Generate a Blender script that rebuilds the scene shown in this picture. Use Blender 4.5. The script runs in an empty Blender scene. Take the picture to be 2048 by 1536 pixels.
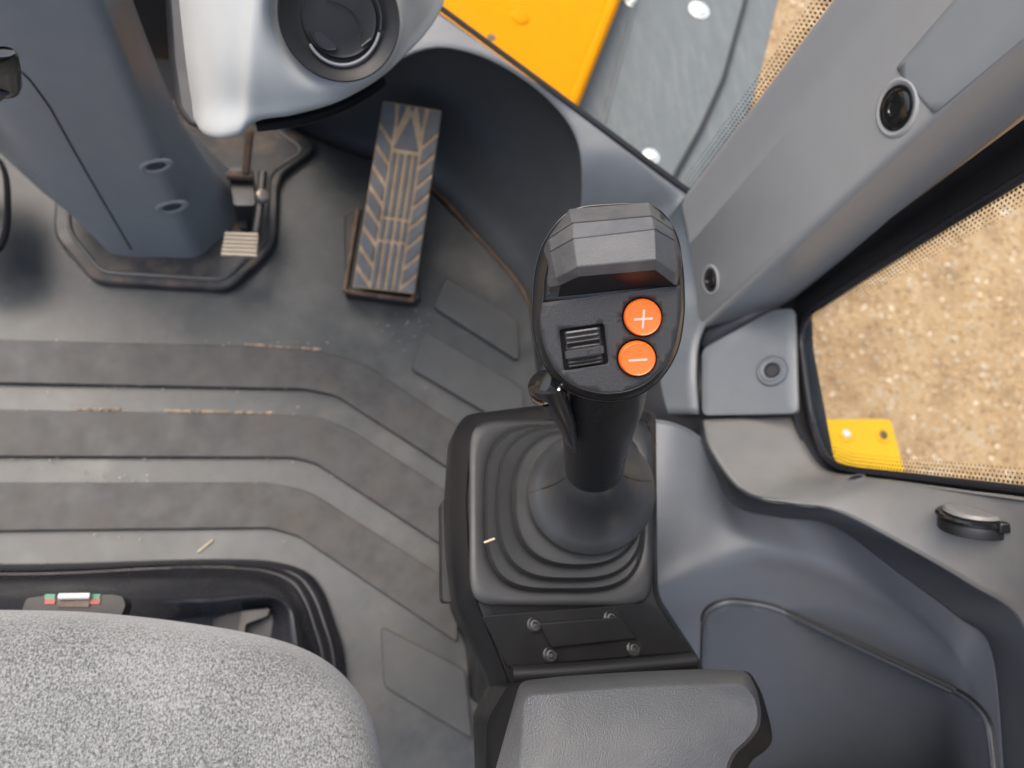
import bpy, bmesh, math, random
import numpy as np
from mathutils import Vector, Matrix
from mathutils.bvhtree import BVHTree
from mathutils.geometry import delaunay_2d_cdt
random.seed(7); rng = np.random.default_rng(7)
S = bpy.context.scene
COL = S.collection

# ------------------------------------------------------------------ camera
F = 1500.0                                            # focal length in pixels of a 2048 wide picture
_d = np.array([-334., -532., F]); _d /= np.linalg.norm(_d)
_X = np.array([(F*F+184*532)/334., -184., F]); _X /= np.linalg.norm(_X)
_Z = -_d; _Y = -np.cross(_Z, _X)
R = np.array([_X, _Y, _Z])                            # world = R @ (right, up, forward)
CAM = np.array([0., 0., 1.0])                         # one metre above the cab floor
cd = bpy.data.cameras.new('camera'); cam = bpy.data.objects.new('camera', cd); COL.objects.link(cam)
M4 = Matrix.Identity(4)
for i in range(3):
    M4[i][0] = R[i, 0]; M4[i][1] = R[i, 1]; M4[i][2] = -R[i, 2]; M4[i][3] = CAM[i]
cam.matrix_world = M4
cd.sensor_fit = 'HORIZONTAL'; cd.sensor_width = 36; cd.lens = F/2048*36
cd.clip_start = 0.02; cd.clip_end = 500
cd.dof.use_dof = True; cd.dof.focus_distance = 0.42; cd.dof.aperture_fstop = 7.5
S.camera = cam

# ------------------------------------------------------------------ light
SUN_EL, SUN_AZ = math.radians(66), math.radians(-52)   # azimuth clockwise from +Y (front of the machine)
w = bpy.data.worlds.new('World'); S.world = w; w.use_nodes = True
nt = w.node_tree; bg = nt.nodes['Background']
sk = nt.nodes.new('ShaderNodeTexSky'); sk.sky_type = 'NISHITA'; sk.sun_disc = False
sk.sun_elevation = SUN_EL; sk.sun_rotation = SUN_AZ; sk.air_density = 1.0; sk.dust_density = 5.0; sk.ozone_density = 0.0
nt.links.new(sk.outputs[0], bg.inputs[0]); bg.inputs[1].default_value = 0.15
sd = bpy.data.lights.new('sun', 'SUN'); sd.energy = 1.2; sd.angle = math.radians(60); sd.color = (1, .99, .965)
so = bpy.data.objects.new('sun', sd); COL.objects.link(so)
sv = Vector((math.sin(SUN_AZ)*math.cos(SUN_EL), math.cos(SUN_AZ)*math.cos(SUN_EL), math.sin(SUN_EL)))
so.rotation_euler = sv.to_track_quat('Z', 'Y').to_euler(); so.location = sv*20
S.view_settings.view_transform = 'Standard'; S.view_settings.look = 'None'
S.view_settings.exposure = 1.2; S.view_settings.gamma = 1.0

# ------------------------------------------------------------------ where things stand
def ray(u, v): return R @ np.array([(u-1024)/F, (768-v)/F, 1.0])
def V(u, v, z): r = ray(u, v); return CAM + r*((z-1)/r[2])        # on the level z
def VX(u, v, x): r = ray(u, v); return CAM + r*(x/r[0])           # on the wall x
def VT(u, v, t): return CAM + ray(u, v)*t
def pix(p):
    c = R.T @ (np.asarray(p)-CAM); return 1024+F*c[0]/c[2], 768-F*c[1]/c[2]
def seq(pts, z=None): return [V(*p) if len(p) == 3 else V(p[0], p[1], z) for p in pts]

# ------------------------------------------------------------------ materials
def node(t, k, **kw):
    n = t.nodes.new(k)
    for a, b in kw.items(): setattr(n, a, b)
    return n
def mat(name, col, rough=.5, spec=.5, metal=0, bump=0, bscale=600, dust=None, dust_amt=0, dscale=14, var=.0, rvar=.12, coat=0, streak=None):
    m = bpy.data.materials.new(name); m.use_nodes = True; t = m.node_tree
    b = t.nodes['Principled BSDF']; L = t.links.new
    b.inputs['Roughness'].default_value = rough; b.inputs['Metallic'].default_value = metal
    b.inputs['Specular IOR Level'].default_value = spec; b.inputs['Coat Weight'].default_value = coat
    b.inputs['Coat Roughness'].default_value = .15
    tc = node(t, 'ShaderNodeTexCoord'); src = tc.outputs['Object']
    if streak:
        mp = node(t, 'ShaderNodeMapping'); mp.inputs['Scale'].default_value = streak; mp.inputs['Rotation'].default_value = (0, 0, -.3)
        L(src, mp.inputs[0]); dsrc = mp.outputs[0]
    else: dsrc = src
    n1 = node(t, 'ShaderNodeTexNoise'); n1.inputs['Scale'].default_value = dscale; n1.inputs['Detail'].default_value = 8; n1.inputs['Roughness'].default_value = .65
    L(dsrc, n1.inputs['Vector'])
    c = node(t, 'ShaderNodeRGB'); c.outputs[0].default_value = (*col, 1); out = c.outputs[0]
    if var:
        n2 = node(t, 'ShaderNodeTexNoise'); n2.inputs['Scale'].default_value = 45; n2.inputs['Detail'].default_value = 6; L(src, n2.inputs['Vector'])
        mr = node(t, 'ShaderNodeMapRange'); mr.inputs[1].default_value = .3; mr.inputs[2].default_value = .7; mr.inputs[3].default_value = 1-var; mr.inputs[4].default_value = 1+var
        L(n2.outputs[0], mr.inputs[0])
        vm = node(t, 'ShaderNodeVectorMath', operation='SCALE'); L(out, vm.inputs[0]); L(mr.outputs[0], vm.inputs['Scale']); out = vm.outputs[0]
    if dust:
        r = node(t, 'ShaderNodeValToRGB'); r.color_ramp.elements[0].position = .48; r.color_ramp.elements[1].position = .72
        L(n1.outputs[0], r.inputs[0])
        mu = node(t, 'ShaderNodeMath', operation='MULTIPLY'); mu.inputs[1].default_value = dust_amt; L(r.outputs[0], mu.inputs[0])
        mx = node(t, 'ShaderNodeMix', data_type='RGBA'); L(mu.outputs[0], mx.inputs[0]); L(out, mx.inputs[6]); mx.inputs[7].default_value = (*dust, 1); out = mx.outputs[2]
    L(out, b.inputs['Base Color'])
    mr = node(t, 'ShaderNodeMapRange'); mr.inputs[1].default_value = .35; mr.inputs[2].default_value = .7; mr.inputs[3].default_value = max(.04, rough-rvar); mr.inputs[4].default_value = min(1, rough+rvar)
    L(n1.outputs[0], mr.inputs[0]); L(mr.outputs[0], b.inputs['Roughness'])
    if bump:
        nb = node(t, 'ShaderNodeTexNoise'); nb.inputs['Scale'].default_value = bscale; nb.inputs['Detail'].default_value = 3; L(src, nb.inputs['Vector'])
        bp = node(t, 'ShaderNodeBump'); bp.inputs['Strength'].default_value = bump; bp.inputs['Distance'].default_value = .0006
        L(nb.outputs[0], bp.inputs['Height']); L(bp.outputs[0], b.inputs['Normal'])
    return m
TAN = (.42, .27, .15)
m_mat = mat('rubber_mat', (.044, .048, .049), .42, spec=.36, bump=.25, bscale=900, dust=(.135, .122, .105), dust_amt=.6, dscale=7, var=.14)
m_rib = mat('worn_rubber_rib', (.047, .0465, .045), .6, spec=.3, bump=.3, bscale=700, dust=(.092, .08, .068), dust_amt=.65, dscale=16, var=.25)
m_trim = mat('slate_plastic', (.105, .118, .13), .37, bump=.22, bscale=1100, var=.05, dust=(.2, .18, .16), dust_amt=.08, dscale=7, rvar=.05)
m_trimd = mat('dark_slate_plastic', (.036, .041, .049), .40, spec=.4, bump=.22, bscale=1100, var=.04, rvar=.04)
m_sill = mat('grained_sill_plastic', (.172, .17, .164), .33, bump=.35, bscale=900, var=.06, dust=(.28, .21, .14), dust_amt=.2, dscale=7, rvar=.05)
m_col = mat('column_plastic', (.20, .21, .212), .4, bump=.12, bscale=1200, var=.03, rvar=.05)
m_dash = mat('light_grey_plastic', (.325, .335, .322), .5, bump=.15, bscale=1300, var=.02)
m_pillar = mat('pillar_grey_plastic', (.265, .268, .265), .33, spec=.7, bump=.06, bscale=1300, var=.02, rvar=.03)
m_pod = mat('black_console_plastic', (.010, .010, .0105), .4, spec=.26, bump=.25, bscale=1500, var=.06)
m_plate = mat('satin_black_plate', (.010, .010, .0105), .36, spec=.25, bump=.1, bscale=1600)
m_boot = mat('bellows_rubber', (.020, .0205, .021), .42, spec=.32, bump=.15, bscale=900, var=.1)
m_stick = mat('stick_plastic', (.013, .013, .0132), .31, spec=.45, bump=.2, bscale=1700, rvar=.06)
m_face = mat('face_plate_plastic', (.026, .0265, .0275), .45, spec=.34, bump=.7, bscale=2300, rvar=.04)
m_cap = mat('cap_rubber', (.045, .0465, .05), .44, spec=.42, bump=.4, bscale=1800, var=.2, dust=(.13, .127, .108), dust_amt=.35, dscale=50)
m_blk = mat('black_rubber', (.009, .009, .010), .5)
m_gloss = mat('gloss_black', (.009, .009, .009), .13, spec=.5, rvar=.03)
m_orange = mat('orange_button', (.66, .115, .012), .36, rvar=.05, bump=.04, var=.06)
m_sym = mat('pale_pink_print', (.72, .32, .26), .5, rvar=.02)
m_arm = mat('armrest_grain', (.043, .0445, .0455), .40, spec=.42, bump=.6, bscale=900, var=.08)
m_pad = mat('pedal_rubber', (.11, .113, .113), .55, var=.15, bump=.2, spec=.35)
m_dust = mat('dry_dust', (.30, .225, .155), .95, var=.3)
m_dirt = mat('packed_dirt', (.40, .285, .18), .9, var=.25, bump=.5, bscale=400)
m_rust = mat('dirty_brown_steel', (.07, .043, .028), .6, var=.35, dust=(.3, .19, .11), dust_amt=.5, dscale=40)
m_steel = mat('bare_steel', (.36, .31, .25), .45, metal=.8, rvar=.1, bump=.15)
m_dark = mat('dark_steel', (.035, .034, .033), .45, metal=.3, var=.2)
m_yel = mat('yellow_paint', (.52, .20, .0005), .6, spec=.05, var=.03, rvar=.06)
m_brk = mat('bracket_yellow_paint', (.58, .33, .01), .55, spec=.2, var=.03, rvar=.06)
m_fend = mat('grey_painted_plate', (.115, .123, .126), .6, spec=.2, dust=(.22, .22, .205), dust_amt=.35, dscale=11, var=.04, streak=(5, .7, 1))
m_bolt = mat('zinc_bolt', (.85, .84, .74), .3, metal=.6)
m_vent = mat('vent_black_plastic', (.016, .016, .0165), .42, spec=.28, rvar=.06)
m_liner = mat('black_boot_vinyl', (.018, .018, .021), .28, spec=.5, rvar=.1, var=.1)
m_straw = mat('dry_straw', (.5, .40, .28), .8)
m_crumb = mat('pale_grit', (.30, .245, .18), .9, var=.3)
m_green = mat('green_mark', (.02, .16, .085), .5); m_red = mat('red_mark', (.28, .035, .025), .5)
m_stone = mat('stone_base', (.5, .36, .2), .9)
m_floor = mat('cab_floor_steel', (.02, .02, .02), .7)

def fabric():
    m = bpy.data.materials.new('speckled_grey_fabric'); m.use_nodes = True; t = m.node_tree; L = t.links.new
    b = t.nodes['Principled BSDF']; b.inputs['Roughness'].default_value = .95; b.inputs['Sheen Weight'].default_value = .3
    tc = node(t, 'ShaderNodeTexCoord')
    n1 = node(t, 'ShaderNodeTexNoise'); n1.inputs['Scale'].default_value = 700; n1.inputs['Detail'].default_value = 3; n1.inputs['Roughness'].default_value = .7
    mp = node(t, 'ShaderNodeMapping'); mp.inputs['Scale'].default_value = (1, .75, 1); L(tc.outputs['Object'], mp.inputs[0]); L(mp.outputs[0], n1.inputs['Vector'])
    n2 = node(t, 'ShaderNodeTexNoise'); n2.inputs['Scale'].default_value = 16; n2.inputs['Detail'].default_value = 3; L(tc.outputs['Object'], n2.inputs['Vector'])
    ad = node(t, 'ShaderNodeMath', operation='MULTIPLY_ADD'); L(n2.outputs[0], ad.inputs[0]); ad.inputs[1].default_value = .16; L(n1.outputs[0], ad.inputs[2])
    r = node(t, 'ShaderNodeValToRGB'); e = r.color_ramp.elements
    e[0].position = .44; e[0].color = (.052, .053, .051, 1); e[1].position = .74; e[1].color = (.235, .236, .222, 1)
    L(ad.outputs[0], r.inputs[0]); L(r.outputs[0], b.inputs['Base Color'])
    bp = node(t, 'ShaderNodeBump'); bp.inputs['Strength'].default_value = .8; bp.inputs['Distance'].default_value = .001
    L(n1.outputs[0], bp.inputs['Height']); L(bp.outputs[0], b.inputs['Normal'])
    return m
m_fab = fabric()
def gravel_mat(name, island):
    m = bpy.data.materials.new(name); m.use_nodes = True; t = m.node_tree; L = t.links.new
    b = t.nodes['Principled BSDF']; b.inputs['Roughness'].default_value = .85
    r = node(t, 'ShaderNodeValToRGB'); e = r.color_ramp.elements
    e[0].position = .0; e[0].color = (.22, .138, .07, 1); e[1].position = 1; e[1].color = (.66, .54, .39, 1)
    for p, c in ((.35, (.345, .222, .112, 1)), (.7, (.40, .275, .15, 1)), (.9, (.36, .305, .23, 1))):
        x = e.new(p); x.color = c
    if island:
        g = node(t, 'ShaderNodeNewGeometry'); L(g.outputs['Random Per Island'], r.inputs[0])
    else:
        tc = node(t, 'ShaderNodeTexCoord'); n = node(t, 'ShaderNodeTexNoise'); n.inputs['Scale'].default_value = 30; n.inputs['Detail'].default_value = 10; n.inputs['Roughness'].default_value = .8
        L(tc.outputs['Object'], n.inputs['Vector'])
        n3 = node(t, 'ShaderNodeTexNoise'); n3.inputs['Scale'].default_value = 7; n3.inputs['Detail'].default_value = 5; L(tc.outputs['Object'], n3.inputs['Vector'])
        ad = node(t, 'ShaderNodeMath', operation='MULTIPLY_ADD'); ad.inputs[1].default_value = .7; L(n3.outputs[0], ad.inputs[0]); L(n.outputs[0], ad.inputs[2])
        mr = node(t, 'ShaderNodeMapRange'); mr.inputs[1].default_value = .68; mr.inputs[2].default_value = 1.1; L(ad.outputs[0], mr.inputs[0]); L(mr.outputs[0], r.inputs[0])
        bp = node(t, 'ShaderNodeBump'); bp.inputs['Strength'].default_value = 1; bp.inputs['Distance'].default_value = .01; L(n.outputs[0], bp.inputs['Height']); L(bp.outputs[0], b.inputs['Normal'])
    L(r.outputs[0], b.inputs['Base Color']); return m
m_ground = gravel_mat('sandy_ground', False); m_peb = gravel_mat('pebbles', True)
def glass():
    m = bpy.data.materials.new('window_glass'); m.use_nodes = True; t = m.node_tree; L = t.links.new
    t.nodes.remove(t.nodes['Principled BSDF']); o = t.nodes['Material Output']
    tr = node(t, 'ShaderNodeBsdfTransparent'); tr.inputs[0].default_value = (.95, .97, .96, 1)
    gl = node(t, 'ShaderNodeBsdfGlossy'); gl.inputs['Roughness'].default_value = .02
    fr = node(t, 'ShaderNodeFresnel'); fr.inputs[0].default_value = 1.12
    mx = node(t, 'ShaderNodeMixShader'); L(fr.outputs[0], mx.inputs[0]); L(tr.outputs[0], mx.inputs[1]); L(gl.outputs[0], mx.inputs[2]); L(mx.outputs[0], o.inputs[0])
    return m
m_glass = glass()

# ------------------------------------------------------------------ object helpers
LOC = {}
def tag(o, label=None, cat=None, group=None, kind=None):
    for k, v_ in (('label', label), ('category', cat), ('group', group), ('kind', kind)):
        if v_: o[k] = v_
    return o
def thing(name, loc, label, cat, group=None):
    o = bpy.data.objects.new(name, None); o.empty_display_size = .02; o.location = loc; COL.objects.link(o)
    LOC[o.name] = np.array(loc, float); return tag(o, label, cat, group)
def mk(name, vs, fs, m, parent=None, smooth=35, face_cam=False, solid=0, bevel=0, seg=2, kind=None, label=None):
    vs = np.array([np.asarray(p, float) for p in vs])
    if face_cam:
        s = 0.
        for f in fs[::max(1, len(fs)//300)]:
            a, b, c = vs[f[0]], vs[f[1]], vs[f[2]]
            s += np.sign(np.dot(np.cross(b-a, c-a), CAM-a))
        if s < 0: fs = [tuple(reversed(f)) for f in fs]
    base = np.zeros(3)
    if parent is not None: base = LOC[parent.name]
    me = bpy.data.meshes.new(name); me.from_pydata((vs-base).tolist(), [], [tuple(int(i) for i in f) for f in fs]); me.update()
    if not face_cam:
        bm = bmesh.new(); bm.from_mesh(me); bmesh.ops.recalc_face_normals(bm, faces=bm.faces); bm.to_mesh(me); bm.free()
    me.materials.append(m)
    if smooth:
        me.polygons.foreach_set('use_smooth', [True]*len(me.polygons)); me.set_sharp_from_angle(angle=math.radians(smooth))
    o = bpy.data.objects.new(name, me); COL.objects.link(o)
    if parent is not None: o.parent = parent
    LOC[o.name] = base
    if solid:
        md = o.modifiers.new('solid', 'SOLIDIFY'); md.thickness = solid; md.offset = -1
    if bevel:
        md = o.modifiers.new('bevel', 'BEVEL'); md.width = bevel; md.segments = seg; md.limit_method = 'ANGLE'; md.angle_limit = math.radians(25); md.harden_normals = False
    if kind: o['kind'] = kind
    if label: o['label'] = label
    return o
def cr(P, n):
    """Catmull-Rom through the rows of P (k, ...) resampled to n steps per span"""
    P = np.asarray(P, float); k = len(P); out = []
    E = np.concatenate([[2*P[0]-P[1]], P, [2*P[-1]-P[-2]]])
    for i in range(k-1):
        p0, p1, p2, p3 = E[i], E[i+1], E[i+2], E[i+3]
        for j in range(n):
            t = j/n
            out.append(.5*(2*p1+(p2-p0)*t+(2*p0-5*p1+4*p2-p3)*t*t+(3*p1-p0-3*p2+p3)*t**3))
    out.append(P[-1]); return np.array(out)
def lin(P, n):
    P = np.asarray(P, float); out = []
    for i in range(len(P)-1):
        for j in range(n): out.append(P[i]+(P[i+1]-P[i])*j/n)
    out.append(P[-1]); return np.array(out)
def loft(rows, nr=6, nc=6, curve_r=True, curve_c=True):
    G = np.array(rows, float)
    G = (cr if curve_r else lin)(G, nr)
    G = (cr if curve_c else lin)(np.swapaxes(G, 0, 1), nc); G = np.swapaxes(G, 0, 1)
    a, b = G.shape[:2]; vs = G.reshape(-1, 3)
    fs = [(i*b+j, i*b+j+1, (i+1)*b+j+1, (i+1)*b+j) for i in range(a-1) for j in range(b-1)]
    return vs, fs
def bvh_of(vs, fs): return BVHTree.FromPolygons([Vector(p) for p in vs], [tuple(f) for f in fs])
def drape(u, v, bvh, off=0.):
    r = ray(u, v); h = bvh.ray_cast(Vector(CAM), Vector(r).normalized())
    if h[0] is None: raise ValueError('no surface at %s %s' % (u, v))
    n = h[1]
    if n.dot(Vector(r)) > 0: n = -n
    return np.array(h[0])+np.array(n)*off, np.array(n)
def stack(loops, cap0=True, cap1=True):
    n = len(loops[0]); vs = np.concatenate(loops); fs = []
    for i in range(len(loops)-1):
        for j in range(n):
            k = (j+1) % n; fs.append((i*n+j, i*n+k, (i+1)*n+k, (i+1)*n+j))
    if cap0: fs.append(tuple(range(n-1, -1, -1)))
    if cap1: fs.append(tuple(range((len(loops)-1)*n, len(loops)*n)))
    return vs, fs
def resample(P, n, closed=True):
    P = np.asarray(P, float); Q = np.concatenate([P, P[:1]]) if closed else P
    d = np.r_[0, np.cumsum(np.linalg.norm(np.diff(Q, axis=0), axis=1))]
    s = np.linspace(0, d[-1], n, endpoint=not closed)
    return np.stack([np.interp(s, d, Q[:, k]) for k in range(Q.shape[1])], 1)
def roundpoly(P, r, n=5):
    """round the corners of a closed polygon (any dimension)"""
    P = [np.asarray(p, float) for p in P]; out = []; k = len(P)
    for i in range(k):
        a, b, c = P[i-1], P[i], P[(i+1) % k]
        la, lc = np.linalg.norm(a-b), np.linalg.norm(c-b); q = min(r, .45*la, .45*lc)
        s, e = b+(a-b)/la*q, b+(c-b)/lc*q
        for j in range(n+1):
            t = j/n; out.append((1-t)**2*s+2*t*(1-t)*b+t*t*e)
    return np.array(out)
def smoothloop(P, n):
    P = np.asarray(P, float); k = len(P); E = np.concatenate([P[-2:], P, P[:3]]); out = []
    for i in range(k):
        p0, p1, p2, p3 = E[i+1], E[i+2], E[i+3], E[i+4]
        for j in range(8):
            t = j/8; out.append(.5*(2*p1+(p2-p0)*t+(2*p0-5*p1+4*p2-p3)*t*t+(3*p1-p0-3*p2+p3)*t**3))
    return resample(out, n)
def tube(path, r, n=8, closed=False, caps=True):
    P = np.asarray(path, float); k = len(P); rr = np.broadcast_to(np.asarray(r, float), (k,))
    T = np.gradient(P, axis=0) if not closed else np.roll(P, -1, 0)-np.roll(P, 1, 0)
    T /= np.linalg.norm(T, axis=1)[:, None]+1e-12
    up = np.array([.3, .2, .93]); loops = []
    prev = None
    for i in range(k):
        a = np.cross(T[i], up if prev is None else prev); 
        if prev is None: s = a/np.linalg.norm(a); b = np.cross(s, T[i])
        else:
            b = prev-T[i]*np.dot(prev, T[i]); b /= np.linalg.norm(b); s = np.cross(T[i], b)
        prev = b
        th = np.linspace(0, 2*np.pi, n, endpoint=False)
        loops.append(P[i]+rr[i]*(np.cos(th)[:, None]*s+np.sin(th)[:, None]*b))
    vs, fs = stack(loops, caps and not closed, caps and not closed)
    if closed:
        m = (k-1)*n
        for j in range(n):
            q = (j+1) % n; fs.append((m+j, m+q, q, j))
    return vs, fs
def frame(nrm, ref=None):
    nrm = np.asarray(nrm, float); nrm = nrm/np.linalg.norm(nrm)
    ref = R[:, 0] if ref is None else ref
    a = ref-nrm*np.dot(ref, nrm); a /= np.linalg.norm(a); return a, np.cross(nrm, a), nrm
def lathe(prof, c, nrm, n=32, ref=None, sx=1., sy=1.):
    a, b, z = frame(nrm, ref); th = np.linspace(0, 2*np.pi, n, endpoint=False); loops = []
    for r, h in prof: loops.append(c+z*h+r*(np.cos(th)[:, None]*a*sx+np.sin(th)[:, None]*b*sy))
    return stack(loops)
def join(*parts):
    V_, F_ = [], []; o = 0
    for vs, fs in parts:
        V_.append(np.asarray(vs)); F_ += [tuple(i+o for i in f) for f in fs]; o += len(vs)
    return np.concatenate(V_), F_
def prism(top, low): return stack([np.asarray(low), np.asarray(top)])
def ptin(p, poly):
    x, y = p; c = False; n = len(poly)
    for i in range(n):
        x1, y1 = poly[i][:2]; x2, y2 = poly[i-1][:2]
        if (y1 > y) != (y2 > y) and x < (x2-x1)*(y-y1)/(y2-y1)+x1: c = not c
    return c
def fill(outer, holes=(), step=0):
    """triangulate a pixel-plane outline with holes, optional interior points"""
    pts, con = [], []
    for lp in [outer, *holes]:
        s = len(pts); n = len(lp)
        for i, p in enumerate(lp): pts.append(Vector((float(p[0]), float(p[1])))); con.append((s+i, s+(i+1) % n))
    if step:
        A = np.array([list(p)[:2] for p in outer]); lo, hi = A.min(0), A.max(0)
        for x in np.arange(lo[0]+step*.5, hi[0], step):
            for y in np.arange(lo[1]+step*.5, hi[1], step):
                if ptin((x, y), outer) and not any(ptin((x, y), h) for h in holes) and np.min(np.linalg.norm(A-[x, y], axis=1)) > step*.45:
                    pts.append(Vector((x, y)))
    vo, _, fo, *_ = delaunay_2d_cdt(pts, con, [], 0, 1e-5)
    fs = []
    for f in fo:
        c = sum((vo[i] for i in f), Vector((0, 0)))/len(f)
        if ptin(c, outer) and not any(ptin(c, h) for h in holes): fs.append(tuple(f))
    return [(p.x, p.y) for p in vo], fs

# ------------------------------------------------------------------ the setting: ground and cab floor
GZ = -1.1
mk('ground', [(-60, -60, GZ), (60, -60, GZ), (60, 60, GZ), (-60, 60, GZ)], [(0, 1, 2, 3)], m_ground, kind='structure')
ico_v, ico_f = None, None
bm = bmesh.new(); bmesh.ops.create_icosphere(bm, subdivisions=1, radius=1); ico_v = np.array([v.co[:] for v in bm.verts]); ico_f = np.array([[v.index for v in f.verts] for f in bm.faces]); bm.free()
def pebbles(name, n, x0, x1, y0, y1):
    vs, fs = [], []
    for i in range(n):
        s = .0022+.0085*random.random()**3.2
        q = ico_v*(1+.25*rng.standard_normal((len(ico_v), 1)))*np.array([1, .75, .55])*s
        a = random.random()*6.28; c, d = math.cos(a), math.sin(a)
        q = np.stack([q[:, 0]*c-q[:, 1]*d, q[:, 0]*d+q[:, 1]*c, q[:, 2]], 1)+[random.uniform(x0, x1), random.uniform(y0, y1), GZ+s*.2]
        vs.append(q); fs.append(ico_f+i*len(ico_v))
    o = mk(name, np.concatenate(vs), np.concatenate(fs).tolist(), m_peb, smooth=0, face_cam=True)
    tag(o, 'loose tan gravel on the sunlit ground outside the right window', None, None, 'stuff'); return o
pebbles('gravel', 56000, .9, 3.3, -.2, 2.9)
fl = [(-1.05, -.95), (.6, -.95), (.6, .33), (.42, .5), (.2, .72), (-.05, .9), (-1.05, .9)]
mk('cab_floor', *prism([(x, y, -.045) for x, y in fl], [(x, y, -.09) for x, y in fl]), m_floor, kind='structure')

def wall(name, pts, z0, z1s, d):
    low = [(x, y, z0) for x, y in pts]+[(x+d[0], y+d[1], z0) for x, y in pts[::-1]]
    top = [(x, y, z) for (x, y), z in zip(pts, z1s)]+[(x+d[0], y+d[1], z) for (x, y), z in zip(pts[::-1], z1s[::-1])]
    return mk(name, *prism(top, low), m_floor, kind='structure')
wall('side_shade_wall', [(.515, .33), (.515, .17), (.66, .12), (.66, .0), (.66, -.9)], -.09, [.265, .265, .08, .2, .3], (.02, 0))  # unseen cab wall, added to block ground light from under the sill
wall('front_shade_wall', [(-1.05, .93), (-.11, .93), (-.02, .86)], -.09, [.42, .42, .30], (0, .02))  # added to block gravel light behind the dash and column

# ------------------------------------------------------------------ floor mat
m_pad0 = mat('smooth_pad_rubber', (.05, .0525, .053), .46, spec=.34, bump=.25, bscale=900, dust=(.1, .09, .075), dust_amt=.4, dscale=12, var=.1)
mat_t = thing('floor_mat', V(500, 800, 0), 'grey rubber floor mat with raised worn ribs, dusty, left of the joystick', 'floor mat')
edge = [(500, 215), (600, 262), (690, 303), (775, 330), (872, 392), (955, 478), (1030, 560), (1060, 610), (1072, 700), (1085, 840), (1060, 1000), (1060, 1700)]
out = [V(u, v, .0)[:2] for u, v in edge]+[np.array([-.95, -.35]), np.array([-.95, .8])]
out = roundpoly(out, .01, 2)
mk('mat_sheet', *prism([(*p, 0.) for p in out], [(*p, -.012) for p in out]), m_mat, mat_t, bevel=.003)
def raised(name, px, h, m, par, r=12, z0=0., bev=.0018, label=None):
    q = roundpoly([np.array(p, float) for p in px], r, 4)
    top = [V(u, v, z0+h) for u, v in q]; low = [(*V(u, v, z0+h)[:2], z0-.004) for u, v in q]
    return mk(name, *prism(top, low), m, par, bevel=bev, label=label)
raised('rib', [(-300, 664), (-300, 748), (0, 765), (610, 777), (672, 790), (905, 940), (930, 862), (728, 727), (640, 703), (488, 692), (0, 679)], .009, m_rib, mat_t)
raised('rib', [(-300, 814), (-300, 908), (0, 912), (586, 914), (632, 926), (890, 1094), (905, 990), (705, 862), (640, 834), (547, 828), (0, 819)], .009, m_rib, mat_t)
raised('rib', [(-300, 966), (-300, 1066), (0, 1061), (540, 1055), (598, 1072), (915, 1285), (915, 1172), (640, 996), (610, 980), (537, 965), (0, 965)], .009, m_rib, mat_t)
raised('pad', [(892, 553), (1036, 640), (1038, 722), (866, 612)], .010, m_pad0, mat_t)
raised('pad', [(850, 661), (1045, 775), (1050, 870), (822, 736)], .010, m_pad0, mat_t)
raised('pad', [(762, 1252), (930, 1340), (945, 1478), (768, 1372)], .010, m_pad0, mat_t)
# dust lines caught along the rib edges
def dustline(px, wd=.0022):
    p = lin([V(u, v, .0008) for u, v in px], 40); return tube(p, wd*np.clip(.55+.45*rng.standard_normal(len(p)), .05, 1.2), 6)
mk('dust_line', *join(dustline([(490, 689), (640, 699)]), dustline([(60, 767), (285, 772)]), dustline([(340, 773), (465, 776)]), dustline([(150, 818), (240, 819)]), dustline([(330, 822), (548, 826)])), m_dust, mat_t, kind='stuff')
# raised boss under the steering column
boss = [(110, 380), (106, 470), (186, 562), (458, 579), (553, 489), (557, 352), (640, 290), (560, 240), (300, 200)]
raised('column_boss', boss, .016, mat('boss_rubber', (.026, .027, .029), .42, spec=.32, bump=.2, bscale=900, dust=(.3, .2, .13), dust_amt=.25, dscale=25), mat_t, r=25, bev=.005)
lip = roundpoly([np.array(p, float) for p in [(135, 380), (140, 465), (205, 545), (450, 560), (535, 480), (538, 348), (610, 300), (540, 250), (300, 215)]], 22, 5)
mk('boss_lip', *tube([V(u, v, .0165) for u, v in lip], .0028, 8, closed=True), m_mat, mat_t)
# grit on the mat
g = []
for i in range(300):
    if i < 110: u, v = random.gauss(210, 75), random.gauss(1010, 32)
    elif i < 150: u, v = random.gauss(660, 20), random.gauss(740, 22)
    elif i < 190: u, v = random.uniform(0, 900), random.uniform(500, 1100)
    elif i < 260: u = random.uniform(0, 620); v = random.choice((683, 772, 822, 916, 966))+u*.018*random.random()+random.gauss(0, 3)
    else: u, v = random.gauss(840, 40), random.gauss(650, 30)
    if not (-20 < u < 860): continue
    s = random.uniform(.0005, .0013); g.append((ico_v*s*np.array([1, 1, .6])*(1+.2*rng.standard_normal((len(ico_v), 1)))+V(u, v, .0065), ico_f.tolist()))
mk('grit', *join(*g), m_crumb, mat_t, smooth=0, kind='stuff')

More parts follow.
